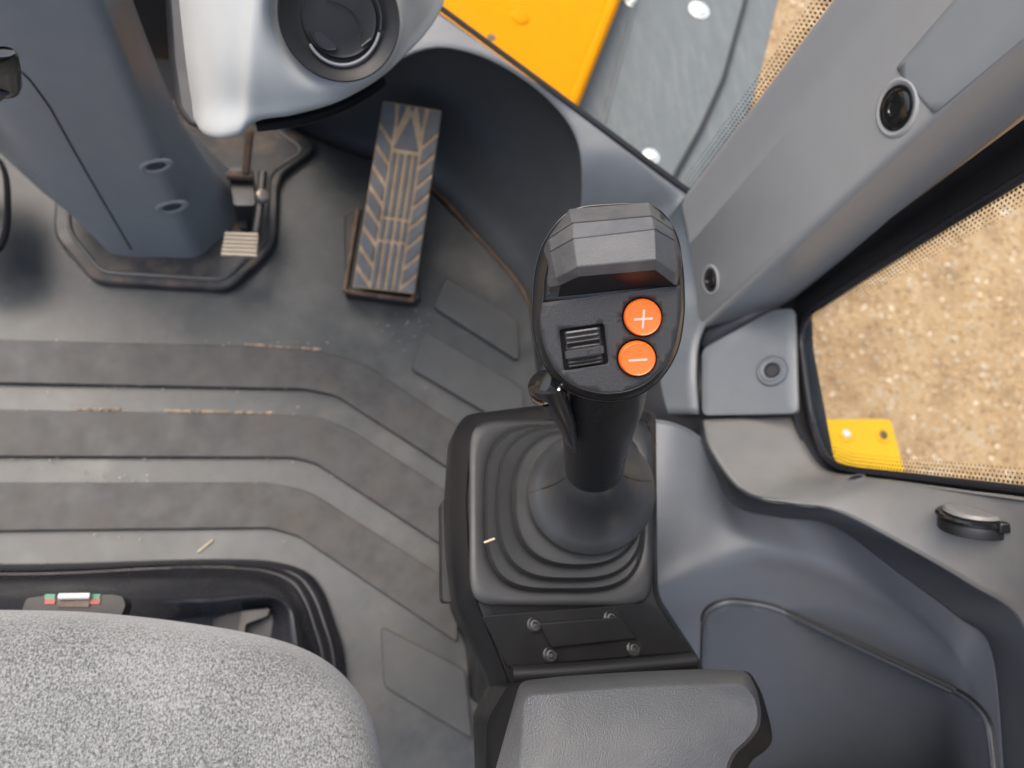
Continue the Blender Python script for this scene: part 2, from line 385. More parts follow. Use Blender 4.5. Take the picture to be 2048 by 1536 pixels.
# ------------------------------------------------------------------ front right kick panel with its deep recess
kp = thing('kick_panel', V(1000, 560, -.04), 'slate plastic front corner panel with dark hollow behind the pedal', 'panel')
rim = seq([(620, 235, .16), (700, 175, .22), (790, 122, .265), (872, 95, .285), (960, 112, .293), (1040, 155, .295), (1105, 208, .293), (1148, 268, .288), (1163, 340, .27), (1158, 450, .21), (1140, 570, .12), (1085, 730, .03)])
bot = seq([(470, 235), (590, 275), (680, 312), (772, 345), (850, 382), (910, 438), (960, 490), (1000, 532), (1035, 575), (1055, 612), (1068, 655), (1080, 745)], -.035)
rim, bot = np.array(rim), np.array(bot)
outw = np.array([.45, .85, 0]); outw /= np.linalg.norm(outw)
def rowat(k, off, dz=0): 
    q = rim*(1-k)+bot*k+outw*off*np.r_[.4, .8, 1, 1, 1, 1, 1, 1, .9, .6, .4, .15][:, None]; q[:, 2] += dz; return q
rv, rf_ = loft([rim, rowat(.05, .018, -.002), rowat(.18, .038), rowat(.5, .05), rowat(.8, .035, -.01), bot], 6, 6)
mk('recess', rv, rf_, mat('recess_plastic', (.066, .070, .073), .4, spec=.5, bump=.2, bscale=1100, var=.05, dust=(.14, .12, .1), dust_amt=.15, dscale=6, rvar=.05), kp, face_cam=True, smooth=60)
sill0 = np.array(seq([(560, -150), (700, -90), (800, -30), (880, 26), (965, 88), (1060, 157), (1135, 211), (1200, 258), (1270, 309), (1330, 354), (1368, 384), (1372, 392)], .300))
rows_s = [sill0, sill0*.6+rim*.4+[0, 0, .0008], sill0*.2+rim*.8+[0, 0, .001], rim]
sv_, sf_ = loft(rows_s, 4, 6)
mk('panel_rim', sv_, sf_, m_trim, kp, face_cam=True, smooth=60, solid=.004)
lr = seq([(1163, 340, .27), (1158, 450, .21), (1145, 560, .125), (1112, 660, .07), (1085, 745, .03), (1080, 828, .03)])
rr_ = seq([(1372, 390, .298), (1430, 450, .28), (1440, 580, .25), (1400, 672, .245), (1391, 745, .24), (1396, 828, .23)])
e0, e1 = np.array(V(1372, 392, .30)), np.array(V(1085, 730, .03))
lr = [e0, e0*.75+e1*.25, e0*.5+e1*.5, e0*.25+e1*.75, e1, V(1080, 828, .03)]
lr, rr_ = np.array(lr), np.array(rr_)
cols = [lr, lr*.7+rr_*.3, lr*.3+rr_*.7, rr_]
fv, ff = loft(cols, 5, 6); mk('corner_panel', fv, ff, m_trim, kp, face_cam=True, smooth=60, solid=.004)
mk('mat_channel_lip', *tube(cr(seq([(470, 232, -.02), (590, 268, -.02), (680, 304, -.02), (772, 336, -.02), (860, 374, -.02), (960, 482, -.02), (1040, 574, -.02), (1068, 650, -.02)]), 4), .004, 8), m_rust, kp)

# ------------------------------------------------------------------ right side console mouldings
sc_t = thing('side_console', V(1500, 1200, 0), 'slate moulded side console under the right window with stepped edge', 'side console')
U0 = seq([(1408, 839, .25), (1424, 900, .29), (1490, 984, .33), (1580, 1005, .36), (1680, 1022, .39), (1830, 1100, .44), (1950, 1170, .46), (2050, 1240, .475), (2085, 1400, .475), (2095, 1600, .475)])
L0 = seq([(1400, 845, .225), (1402, 880, .245), (1428, 945, .265), (1470, 1012, .29), (1560, 1035, .32), (1660, 1048, .345), (1796, 1146, .385), (1912, 1232, .41), (1983, 1304, .42), (2012, 1600, .42)])
W0 = [VX(u, v, .484) for u, v in [(1583, 832), (1608, 885), (1648, 938), (1720, 952), (1800, 962), (1930, 980), (2048, 997), (2200, 1020), (2330, 1200), (2400, 1600)]]
W0[7:] = seq([(2250, 1030, .62), (2400, 1250, .62), (2400, 1600, .62)])
U0, L0, W0 = map(np.array, (U0, L0, W0))
mid = (U0*.5+W0*.5)
s1, s2 = loft([U0-[0, 0, .004], U0*.97+W0*.03, U0*.9+W0*.1, mid, W0], 5, 7)
mk('sill_top', s1, s2, m_sill, sc_t, face_cam=True, smooth=60, solid=.004); B_sill = bvh_of(s1, s2)
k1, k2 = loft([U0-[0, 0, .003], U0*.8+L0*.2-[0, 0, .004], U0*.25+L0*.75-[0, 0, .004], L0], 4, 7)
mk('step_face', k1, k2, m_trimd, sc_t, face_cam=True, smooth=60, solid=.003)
LL = np.array(seq([(1225, 846, .20), (1330, 845, .215)])+list(L0[1:]))
crest = np.array(seq([(1230, 1225, .2), (1300, 1195, .225), (1380, 1158, .245), (1460, 1130, .265), (1530, 1120, .28), (1620, 1140, .298), (1720, 1185, .32), (1830, 1250, .35), (1905, 1320, .37), (1938, 1400, .375), (1962, 1600, .375)]))
low = np.array(seq([(1180, 1600, .0), (1290, 1600, .02), (1385, 1600, .03), (1475, 1600, .04), (1550, 1600, .05), (1610, 1600, .07), (1680, 1600, .1), (1750, 1600, .14), (1830, 1600, .18), (1880, 1600, .22), (1925, 1640, .26)]))
def mixr(a, b, k, dz=0): q = a*(1-k)+b*k; q[:, 2] += dz; return q
rows = [LL, mixr(LL, crest, .06, -.002), mixr(LL, crest, .5, -.006), mixr(LL, crest, .88, -.002), mixr(crest, low, .06, -.008), mixr(crest, low, .3, -.012), low]
w1, w2 = loft(rows, 7, 7)
mk('inner_moulding', w1, w2, mat('moulding_plastic', (.082, .092, .108), .42, bump=.2, bscale=1100, var=.03, rvar=.04), sc_t, face_cam=True, smooth=80, solid=.004); B_wall = bvh_of(w1, w2)
# pocket panel set into the wall
pan = roundpoly([np.array(p, float) for p in [(1396, 1590), (1405, 1218), (1450, 1196), (1540, 1206), (1940, 1392), (1985, 1440), (2003, 1590)]], 34, 6)
px_, pf_ = fill(pan, (), 15)
pv = [drape(u, v, B_wall, .003)[0] for u, v in px_]
o = mk('pocket_panel', pv, pf_, mat('panel_plastic', (.058, .065, .078), .40, spec=.45, bump=.22, bscale=1100, var=.04, rvar=.04), sc_t, face_cam=True, smooth=60, solid=.0024)
ring = [drape(u, v, B_wall, .0002)[0] for u, v in pan if v < 1575]
j0 = max(range(len(ring)-1), key=lambda i: np.linalg.norm(ring[i]-ring[i+1])); ring = ring[j0+1:]+ring[:j0+1]
mk('pocket_seam', *tube(ring, .0022, 8), m_blk, sc_t)
ring2 = [drape(1690+(u-1690)*.985, 1520+(v-1520)*.982, B_wall, .0028)[0] for u, v in pan if v < 1570]
j0 = max(range(len(ring2)-1), key=lambda i: np.linalg.norm(ring2[i]-ring2[i+1])); ring2 = ring2[j0+1:]+ring2[:j0+1]
mk('pocket_bead', *tube(ring2, .0015, 8), m_trimd, sc_t)
# panels under the pillar: two pieces with grooves between
p2 = roundpoly([np.array(p, float) for p in [(1404, 698), (1545, 620), (1590, 616), (1596, 826), (1404, 831)]], 14, 4)
zz = lambda u, v: .235+(u-1400)*.0004+(830-v)*.00004
x_, f_ = fill(p2, (), 30)
up_v = [V(u, v, zz(u, v)) for u, v in x_]; B_up = bvh_of(up_v, f_)
mk('upper_panel', up_v, f_, m_trim, sc_t, face_cam=True, solid=.006, bevel=.002)
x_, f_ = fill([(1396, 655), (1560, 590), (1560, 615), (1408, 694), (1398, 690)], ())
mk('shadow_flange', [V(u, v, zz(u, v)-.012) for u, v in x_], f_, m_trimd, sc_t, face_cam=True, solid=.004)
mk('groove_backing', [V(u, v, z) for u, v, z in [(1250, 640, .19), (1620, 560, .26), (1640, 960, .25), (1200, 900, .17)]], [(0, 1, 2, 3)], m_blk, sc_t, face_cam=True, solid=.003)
x_, f_ = fill(roundpoly([np.array(p, float) for p in [(1412, 842), (1592, 836), (1640, 936), (1500, 975), (1440, 915)]], 10, 3), (), 30)

# parts seated in the side console
gr = thing('grommet', V(1545, 742, zz(1545, 742)), 'round grey rubber grommet with a black hole beside the window', 'grommet')
gc = V(1545, 742, zz(1545, 742)); gc, gn = drape(1545, 742, B_up)
mk('ring', *lathe([(.0175, 0), (.0178, .002), (.0165, .0034), (.0155, .0022), (.0135, .0022), (.012, .0036), (.0095, .0032), (.0078, .001)], gc, gn, 36), m_trim, gr)
mk('hole', *lathe([(.0079, .0012), (.0079, .0036), (.0074, .0036), (.007, .0015)], gc, gn, 24), m_blk, gr)
kc, kn = drape(1945, 1046, B_sill)
kn = np.array([-.05, .86, .45]); kn /= np.linalg.norm(kn)
kb = thing('latch_knob', kc, 'round black knob with a tab standing on the sill below the window', 'knob')
t_ = np.linalg.norm(kc-CAM); u_ = t_/F*.92
mk('base', *lathe([(56*u_, -.006), (57*u_, .001), (55*u_, .003), (50*u_, .0035)], kc, kn, 36), m_blk, kb)
mk('ring', *lathe([(52*u_, .0032), (61*u_, .004), (62*u_, .006), (58*u_, .0075), (48*u_, .0078)], kc, kn, 36), m_gloss, kb)
mk('cap', *lathe([(46*u_, .0076), (50*u_, .009), (46*u_, .0115), (30*u_, .0122), (8*u_, .0124)], kc, kn, 36), m_sill, kb)
a_, b_, n_ = frame(kn)
tb = [kc+n_*h+a_*x-b_*y*1. for h in (.001, .0095) for x, y in ((8*u_, 50*u_), (46*u_, 50*u_), (46*u_, 64*u_), (8*u_, 64*u_))]
mk('tab', tb, [(0, 1, 2, 3), (4, 5, 6, 7), (0, 1, 5, 4), (1, 2, 6, 5), (2, 3, 7, 6), (3, 0, 4, 7)], m_gloss, kb, bevel=.0015)
hc, hn = drape(1712, 956, B_sill)
ph = thing('plug', hc, 'small dark oval plug at the foot of the right window', 'plug')
hn = np.array([-.1, .7, .7])
hc, hn = drape(1712, 956, B_sill)
mk('plug_rim', *lathe([(.0085, -.001), (.0085, .0006), (.0075, .0012), (.0066, .0006)], hc, hn, 28), m_trim, ph)
mk('plug_hole', *lathe([(.0068, .0003), (.0062, .0008), (.002, .0007)], hc, hn, 20), m_blk, ph)

# ------------------------------------------------------------------ A pillar trim
pt = thing('pillar_trim', V(1455, 612, .3), 'smooth light grey trim of the cab pillar beside the joystick', 'pillar trim')
pa, pb, pc, pd = [V(u, v, .3)[:2] for u, v in [(1367, 392), (1403, 444), (1452, 612), (1574, 606)]]
sec = [pa+[.075, .045], pa, pb, pc, pd, pd+[.05, .03]]
zb = [.30, .292, .265, .235, .292, .30]
def curve_sec(z):
    q = roundpoly([np.array([*p, b]) for p, b in zip(sec, zb)], .010, 6); return q
q = curve_sec(0); loopA = q.copy(); loops = [loopA]
for z in (.5, .8, 1.1, 1.61):
    l = q.copy(); l[:, 2] = z; loops.append(l)
first = q.copy(); cen = q.mean(0); first[:, :2] = cen[:2]+(q[:, :2]-cen[:2])*.95; first[:, 2] -= .003
pvs, pfs = stack([first]+loops); mk('trim_shell', pvs, pfs, m_pillar, pt, smooth=40); B_pil = bvh_of(pvs, pfs)
def recess_bolt(u, v, rpx, hex_):
    c, n = drape(u, v, B_pil, .0); t = np.linalg.norm(c-CAM); s = t/F
    d = mk('dished_collar', *lathe([(rpx*1.36*s, -.001), (rpx*1.36*s, .0004), (rpx*1.22*s, .0016), (rpx*1.1*s, .0012), (rpx*1.0*s, -.0)], c, n, 40), m_pillar, pt)
    b = mk('socket_screw', *lathe([(rpx*1.02*s, .0008), (rpx*1.0*s, .0018), (rpx*.86*s, .0012), (rpx*.8*s, .0020), (rpx*.55*s, .0036), (rpx*.34*s, .0036), (rpx*.3*s, .0026), (rpx*.05*s, .0026)], c, n, 36), m_gloss, pt)
recess_bolt(1794, 216, 36, 1); recess_bolt(1422, 560, 22, 0)
inl = roundpoly([np.array(p, float) for p in [(1793, 136), (1868, 228), (2190, -45), (2110, -140), (2030, -140)]], 9, 4)
x_, f_ = fill(inl, (), 40)
mk('inlay_panel', [drape(u, v, B_pil, .0009)[0] for u, v in x_], f_, mat('inlay_grey', (.20, .215, .222), .55, rvar=.03, var=.02), pt, face_cam=True, solid=.0008)

# ------------------------------------------------------------------ right side window
sw = thing('side_window', VX(1650, 920, .505), 'right side window with black rubber seal and dotted border', 'window')
Wi = [(2250, 240), (2048, 366), (1900, 455), (1760, 540), (1650, 611), (1620, 636), (1606, 672), (1609, 725), (1625, 830), (1643, 893), (1660, 921), (1700, 937), (1800, 950), (2048, 979), (2300, 1010)]
Wo = [(2250, 90), (2048, 238), (1900, 348), (1760, 452), (1610, 562), (1566, 600), (1556, 660), (1566, 730), (1586, 832), (1612, 902), (1642, 944), (1690, 958), (1800, 968), (2048, 1002), (2300, 1036)]
wi = cr([VX(u, v, .505) for u, v in Wi], 6); wo = cr([VX(u, v, .482) for u, v in Wo], 6)
wm = cr([VX(u*.8+a*.2, v*.8+b*.2, .497) for (u, v), (a, b) in zip(Wi, Wo)], 6)
wm2 = cr([VX(u*.35+a*.65, v*.35+b*.65, .500) for (u, v), (a, b) in zip(Wi, Wo)], 6)
wout = wo+[.03, 0, 0]
vs_, fs_ = loft([wout, wo, wm2, wm, wi], 2, 1, curve_r=False, curve_c=False)
mk('seal_frame', vs_, fs_, m_blk, sw, face_cam=True, smooth=50)
mk('seal_bead', *tube(cr([VX(u*.9+a*.1, v*.9+b*.1, .499) for (u, v), (a, b) in zip(Wi, Wo)], 6), .0042, 10), mat('seal_rubber', (.016, .016, .019), .35), sw)
gp = [VX(u, v, .507) for u, v in Wi]; gp = roundpoly(gp+[np.array([.507, gp[-1][1]-.3, gp[-1][2]+.1]), np.array([.507, gp[-1][1]-.3, 1.5]), np.array([.507, gp[0][1], 1.5])], .002, 1)
mk('pane', *prism(gp, gp+np.array([.004, 0, 0])), m_glass, sw, smooth=0)
# printed dots round the pane
dv, df = [], []; hexa = np.linspace(0, 2*np.pi, 7)[:-1]
pathp = resample(np.array([VX(u, v, .506)[1:] for u, v in Wi]), 900, closed=False)
L_ = np.linalg.norm(np.diff(pathp, axis=0), axis=1).sum(); npt = int(L_/.0042)
P_ = resample(pathp, npt, closed=False); T_ = np.gradient(P_, axis=0); T_ /= np.linalg.norm(T_, axis=1)[:, None]; N_ = np.stack([-T_[:, 1], T_[:, 0]], 1)
cen = np.array([P_[:, 0].mean()-.03, P_[:, 1].mean()+.25])
for row in range(5):
    for i in range(npt-1):
        c = P_[i]+(T_[i]*.0021 if row % 2 else 0); n = N_[i] if np.dot(N_[i], cen-P_[i]) > 0 else -N_[i]
        c = c+n*(.0012+row*.0036); r = .0014-row*.0002; o = len(dv)
        dv += [(.5066, c[0]+r*math.cos(a), c[1]+r*math.sin(a)) for a in hexa]; df.append(tuple(range(o, o+6)))
mk('printed_dots', dv, df, m_blk, sw, face_cam=True, smooth=0, kind='stuff')
# yellow bracket outside this window
yb = thing('yellow_bracket', V(1720, 900, -.2), 'small yellow steel bracket with two bolt holes outside the side window', 'bracket')
q = roundpoly([np.array(p, float) for p in [(1560, 838), (1782, 838), (1835, 1040), (1560, 1040)]], 12, 4)
mk('plate', *prism([V(u, v, -.2) for u, v in q], [(*V(u, v, -.2)[:2], -.212) for u, v in q]), m_brk, yb, bevel=.002)
for u, v, m in ((1692, 868, m_bolt), (1766, 870, m_rust)):
    c = V(u, v, -.2)
    mk('bolt_seat', *lathe([(.0165, -.001), (.0155, .0012), (.012, .0022), (.0095, .0012)], c, (0, 0, 1), 28), m_brk, yb)
    mk('bolt', *lathe([(.0085, 0), (.0085, .003), (.007, .0042), (.003, .0044)], c, (0, 0, 1), 6), m, yb)

# ------------------------------------------------------------------ front corner glass and what stands outside it
fg = thing('front_window', V(1130, 210, .3), 'angled front corner glass above the kick panel, a little dusty', 'window')
A, B = V(880, 26, .3), V(1372, 390, .3); dr = (B-A)/np.linalg.norm(B-A); A2 = A-dr*.35; nn = np.array([dr[1], -dr[0], 0]); nn *= np.sign(np.dot(nn, outw)); nn = nn if np.dot(nn, outw) > 0 else -nn
lo_ = [A2+nn*.004, B+nn*.004, B+nn*.008, A2+nn*.008]
mk('pane', *prism([p*[1, 1, 0]+[0, 0, 1.6] for p in lo_], lo_), m_glass, fg, smooth=0)
mk('seal', *tube(lin([A2+nn*.004+[0, 0, .003], B+nn*.004+[0, 0, .003]], 8), .0035, 8), m_blk, fg)
dv, df = [], []
for row in range(4):
    for i in range(150):
        z = .3+.0045*i+(.00225 if row % 2 else 0); c = B+nn*.0035-dr*(.001+.0038*row); o = len(dv); r = .0014-row*.0002
        dv += [(*(c[:2]+dr[:2]*r*math.cos(a)), z+r*math.sin(a)) for a in hexa]; df.append(tuple(range(o, o+6)))
mk('printed_dots', dv, df, m_blk, fg, face_cam=True, smooth=0, kind='stuff')
yp = thing('yellow_body_plate', V(1060, 60, -.15), 'bright yellow painted steel body plate outside the front glass', 'body plate')
zy = -.15
q = roundpoly([np.array(p, float) for p in [(700, -200), (1318, -200), (1238, 10), (1146, 240), (1090, 330), (700, 330)]], 14, 3)
mk('plate', *prism([V(u, v, zy) for u, v in q], [(*V(u, v, zy)[:2], zy-.02) for u, v in q]), m_yel, yp, bevel=.006, seg=3)
flg = [(1318, -200), (1238, 10), (1146, 240), (1090, 330)]
mk('edge_flange', *tube([V(u-16, v, zy) for u, v in flg], .013, 10), m_yel, yp)
c = V(1040, 35, zy); mk('dimple', *lathe([(.02, -.001), (.017, .003), (.010, .005), (.003, .0055)], c, (0, 0, 1), 24), m_yel, yp)
c = V(983, 75, zy); mk('hole', *lathe([(.009, -.001), (.0085, .0006), (.006, .0004), (.002, .0003)], c, (0, 0, 1), 20), m_rust, yp)
fp = thing('fender_plate', V(1330, 160, -.22), 'grey painted fender plate with streaks and bolts right of the yellow plate', 'fender')
q = roundpoly([np.array(p, float) for p in [(1030, -200), (1520, -200), (1488, 0), (1445, 155), (1400, 255), (1330, 380), (1250, 520), (1000, 520)]], 10, 3)
mk('plate', *prism([V(u, v, -.22) for u, v in q], [(*V(u, v, -.22)[:2], -.235) for u, v in q]), m_fend, fp, bevel=.003)
q2 = roundpoly([np.array(p, float) for p in [(1470, -200), (1610, -200), (1557, 0), (1530, 115), (1500, 225), (1440, 320), (1370, 410), (1300, 560), (1240, 560), (1330, 380), (1400, 255), (1440, 155)]], 20, 3)
mk('outer_flange', *prism([V(u, v, -.235) for u, v in q2], [(*V(u, v, -.235)[:2], -.25) for u, v in q2]), m_fend, fp, bevel=.005)
mk('flange_seam', *tube([V(u, v, -.224) for u, v in [(1522, -200), (1490, 0), (1447, 155), (1402, 255), (1332, 380)]], .006, 8), m_blk, fp)
mk('pressed_ridge', *tube([V(u, v, -.221) for u, v in [(1290, -60), (1255, 60), (1205, 250), (1190, 320)]], .006, 8), m_fend, fp)
for u, v, r in ((1398, 20, .02), (1302, 313, .015), (1262, 2, .012)):
    c = V(u, v, -.219)
    mk('bolt', *lathe([(r*1.25, -.002), (r*1.25, .001), (r*.9, .002), (r*.85, .006), (r*.55, .009), (r*.2, .0095)], c, (0, 0, 1), 24), m_bolt, fp)

# ------------------------------------------------------------------ dash housing with round vent
ds = thing('dash_housing', V(640, 100, .5), 'light grey dash housing with a round black vent at top', 'dashboard')
DC = [[(394, 246, .455), (383, 200, .47), (369, 100, .50), (350, -80, .54), (340, -200, .56)],
      [(408, 268, .470), (403, 205, .488), (392, 100, .515), (376, -80, .555), (366, -200, .575)],
      [(440, 277, .482), (440, 207, .50), (436, 100, .53), (440, -80, .57), (440, -200, .59)],
      [(478, 270, .488), (478, 205, .506), (477, 102, .537), (492, -80, .577), (500, -200, .597)],
      [(500, 250, .492), (497, 207, .51), (499, 110, .541), (514, -80, .581), (522, -200, .6)],
      [(530, 238, .492), (527, 208, .509), (530, 112, .54), (544, -80, .58), (550, -200, .6)],
      [(590, 229, .492), (585, 200, .509), (590, 105, .538), (600, -80, .578), (605, -200, .6)],
      [(680, 202, .490), (672, 178, .507), (668, 90, .536), (662, -80, .576), (660, -200, .6)],
      [(762, 154, .488), (748, 140, .504), (735, 75, .53), (722, -80, .572), (718, -200, .6)],
      [(812, 108, .486), (796, 102, .502), (780, 60, .525), (765, -80, .568), (760, -200, .6)],
      [(852, 66, .484), (832, 62, .50), (815, 40, .52), (800, -80, .565), (795, -200, .59)],
      [(884, 14, .480), (866, 8, .497), (850, 0, .515), (838, -80, .56), (830, -200, .58)],
      [(900, -60, .477), (886, -70, .492), (870, -80, .51), (860, -120, .55), (850, -200, .57)]]
D3 = [[V(*p) for p in c] for c in DC]
cenp = V(620, 60, .30)
D3 = [[c[0]*.5+cenp*.5, c[0]*.86+cenp*.14]+c for c in D3]
# dish the skin around the vent
vs_, fs_ = loft(D3, 5, 6)
vc, vn = drape(679, 36, bvh_of(vs_, fs_), 0)
vt = np.linalg.norm(vc-CAM); px = np.linalg.norm(vc-CAM)/np.linalg.norm(ray(679, 36))/F
va = -(vc-CAM)/vt; vn = va*.93+vn*.25; vn /= np.linalg.norm(vn)
vs_ = np.array(vs_)
for i, p in enumerate(vs_):
    d = p-vc; rad = np.linalg.norm(d-vn*np.dot(d, vn))/px
    if rad < 150 and abs(np.dot(d, vn)) < .06:
        k = min(1, max(0, (150-rad)/28)); k = k*k*(3-2*k); vs_[i] = p-vn*k*(np.dot(d, vn)+.006)
mk('housing', vs_, fs_, m_dash, ds, face_cam=True, smooth=50)
vent = mk('air_vent', *lathe([(119*px, -.03), (119*px, .004), (116*px, .0055), (110*px, .0035), (92*px, -.001), (82*px, -.003), (77*px, -.003)], vc, vn, 64), m_vent, ds)
mk('vent_disc', *lathe([(77*px, -.004), (75*px, .001), (72*px, .0022), (66*px, .0012), (40*px, .0022), (10*px, .0024)], vc-vn*.0005, vn, 56), m_vent, vent)
a_, b_, n_ = frame(vn)
def onv(u, v, h): r = ray(u, v); d = np.dot(vc+vn*h-CAM, vn)/np.dot(r, vn); return CAM+r*d
mk('disc_rim', *tube([onv(685+76*math.cos(t), 44+86*math.sin(t), .0012) for t in np.linspace(.25, 2.6, 26)], .0011, 8), mat('vent_edge', (.2, .2, .21), .35), vent)
q = [(628, 62), (645, 66), (663, 82), (675, 93), (672, 97), (655, 97), (638, 88), (629, 74)]
mk('finger_slot', *prism([onv(u, v, .0034) for u, v in q], [onv(u, v, .001) for u, v in q]), m_blk, vent, smooth=60)
mk('slot_lip', *tube([onv(u, v, .0034) for u, v in [(622, 62), (630, 80), (641, 93), (656, 100), (672, 99)]], .0009, 6), m_vent, vent)
mk('flap_seam', *tube([onv(u, v, .0036) for u, v in [(650, -2), (680, 6), (705, 22), (717, 42), (722, 62), (718, 78)]], .0005, 6), m_blk, vent)
mk('flap_gap', *tube([onv(u, v, .0022) for u, v in [(748, -10), (758, 10), (763, 35), (761, 60)]], .0014, 6), m_blk, vent)
mk('flap_gap', *tube([onv(u, v, .0022) for u, v in [(724, 93), (742, 78)]], .001, 6), m_blk, vent)
# ribbed edge strip under the housing
es = cr(seq([(512, 252, .478), (560, 246, .478), (610, 236, .477), (680, 213, .476), (735, 183, .475), (765, 160, .474)]), 12)
mk('edge_strip', *tube(es, .0042, 8), m_blk, ds)
es2 = resample(es, 95, closed=False)
rb = []
for i in range(1, 94):
    t = es2[i+1]-es2[i-1]; rb.append(lathe([(.0044, -.0004), (.0056, 0), (.0044, .0004)], es2[i], t, 8))
mk('strip_rib', *join(*rb), m_vent, ds, kind='stuff')
# black plate in place of the shaded void behind the housing
q = [(322, -150), (338, 120), (352, 215), (378, 252), (440, 262), (520, 238), (660, 195), (720, 120), (640, -150)]
mk('gap_shade_plate', *prism([V(u, v, .452) for u, v in q], [V(u, v, .44) for u, v in q]), m_blk, ds, bevel=.005)

# ------------------------------------------------------------------ steering column cover
sc = thing('steering_column', V(330, 450, .016), 'slate grey faceted steering column cover rising from the floor', 'steering column')
base = [(150, 400), (160, 445), (214, 506), (256, 514), (322, 514), (396, 517), (452, 462), (488, 420), (445, 330), (330, 262), (250, 250)]
b3 = [V(u, v, .016) for u, v in base]
dx = np.array([-.055, -.055, -.02, 0, 0, 0, -.03, -.05, -.07, -.05, -.02])
def clevel(z, k):
    P = [p*[1, 1, 0]+[dx[i]*k, 0, z] for i, p in enumerate(b3)]
    return roundpoly(P, .014, 4)
cl = [clevel(.014, -.1), clevel(.03, 0), clevel(.1, .5), clevel(.2, .95), clevel(.34, 1.1), clevel(.5, 1.2), clevel(.62, 1.2)]
cvs, cfs = stack(cl); mk('cover', cvs, cfs, m_col, sc, smooth=30); B_col = bvh_of(cvs, cfs)
seam = [(262, 498), (200, 392), (150, 305), (100, 215), (75, 180), (60, 160), (46, 146), (20, 132), (-20, 120)]
mk('cover_seam', *tube(lin([drape(u, v, B_col, .0)[0] for u, v in seam], 3), .0011, 6), m_blk, sc)
for u, v in ((312, 332), (344, 414)):
    c, n = drape(u, v, B_col, 0); s = np.linalg.norm(c-CAM)/F
    e = mk('screw_recess', *lathe([(27*s, -.001), (27*s, .0006), (22*s, .0016), (17*s, .0005), (15*s, -.0)], c, n, 28, ref=R[:, 0]*.86+R[:, 1]*.5, sx=1.15, sy=.62), m_col, sc)
    mk('recess_shadow', *lathe([(16*s, .0002), (15*s, .0008), (4*s, .0006)], c, n, 20, ref=R[:, 0]*.86+R[:, 1]*.5, sx=1.1, sy=.6), m_trimd, e)
# the higher shroud that narrows beside the black gap
# ------------------------------------------------------------------ foot lever beside the column
fv_ = thing('tilt_lever', V(480, 420, .02), 'small foot lever with ridged bare metal tip beside the steering column', 'foot lever')
zt = .075
q = [(452, 466), (517, 466), (514, 512), (443, 508)]
mk('tread', *prism([V(u, v, zt) for u, v in q], [V(u, v, zt)-[0, 0, .006] for u, v in q]), m_steel, fv_, bevel=.0015)
for i in range(6):
    k = i/5; a = V(450-7*k, 468+40*k, zt+.001); b = V(516-2*k, 470+41*k, zt+.001)
    mk('tread_ridge', *tube(lin([a, b], 4), .0032, 8), m_steel, fv_)
mk('arm', *tube(cr(seq([(512, 466, .075), (518, 430, .08), (522, 390, .085), (526, 345, .09)]), 6), [.006]*19, 8), m_dark, fv_)
c = V(525, 392, .094); mk('pivot_bolt', *lathe([(.0095, -.004), (.0095, .003), (.007, .0055), (.002, .006)], c, (.5, -.1, .8), 8), m_steel, fv_)
q = roundpoly([np.array(p, float) for p in [(455, 332), (505, 332), (512, 412), (466, 412)]], 8, 3)
mk('bracket', *prism([V(u, v, .085) for u, v in q], [V(u, v, .085)-[0, 0, .06] for u, v in q]), m_dark, fv_, bevel=.002)
mk('pin', *tube(lin(seq([(453, 350, .095), (505, 352, .095)]), 3), .006, 10), m_rust, fv_)
mk('link_rod', *tube(lin(seq([(500, 262, .14), (496, 300, .12), (492, 345, .1)]), 4), .0055, 8), m_rust, fv_)
mk('foot', *prism([V(u, v, .05) for u, v in [(470, 400), (500, 400), (495, 455), (480, 455)]], [V(u, v, .05)*[1, 1, 0]+[0, 0, .014] for u, v in [(470, 400), (500, 400), (495, 455), (480, 455)]]), m_dark, fv_, bevel=.002)

# ------------------------------------------------------------------ accelerator pedal
ap = thing('accelerator_pedal', V(760, 560, 0), 'long grey rubber accelerator pedal with dirt filled tread', 'pedal')
TL, TR, BR, BL = V(766, 201, .15), V(884, 221, .15), V(829, 588, .045), V(706, 574, .045)
pn = np.cross(TR-TL, BL-TL); pn /= np.linalg.norm(pn); pn = pn if pn[2] > 0 else -pn
def PD(s, t, h=0): return (TL*(1-s)+TR*s)*(1-t)+(BL*(1-s)+BR*s)*t+pn*h
q = [PD(0, 0), PD(1, 0), PD(1, 1), PD(0, 1)]
mk('pad_base', *prism(q, [p-pn*.009 for p in q]), m_dirt, ap, bevel=.0015)
def block(poly, h=.0028):
    q = [np.array(p, float) for p in poly]
    mk('tread_block', *prism([PD(s, t, h) for s, t in q], [PD(s, t, -.001) for s, t in q]), m_pad, ap, bevel=.0007)
g_ = .024
ts = [.13, .24, .35, .455, .565, .675, .785, .89]
for side in (0, 1):
    X = (lambda s: s) if side == 0 else (lambda s: 1-s)
    for i in range(len(ts)-1):
        block([(X(.01), ts[i]+g_*.6), (X(.24), ts[i]+.085+g_*.6), (X(.24), ts[i+1]+.085-g_*.6), (X(.01), ts[i+1]-g_*.6)])
    block([(X(.01), .012), (X(.20), .012), (X(.24), .10), (X(.24), ts[0]+.085-g_*.6), (X(.01), ts[0]-g_*.6)])
    block([(X(.01), ts[-1]+g_*.6), (X(.24), ts[-1]+.085+g_*.6), (X(.24), .992), (X(.01), .992)])
    block([(X(.29), .012), (X(.40), .012), (X(.30), .13)])
block([(.50, .06), (.71, .235), (.29, .235)])
for a, b in ((.285, .355), (.405, .475), (.53, .60), (.65, .715)):
    for t0, t1 in ((.262, .60), (.618, .725), (.742, .992)): block([(a, t0), (b, t0), (b, t1), (a, t1)])
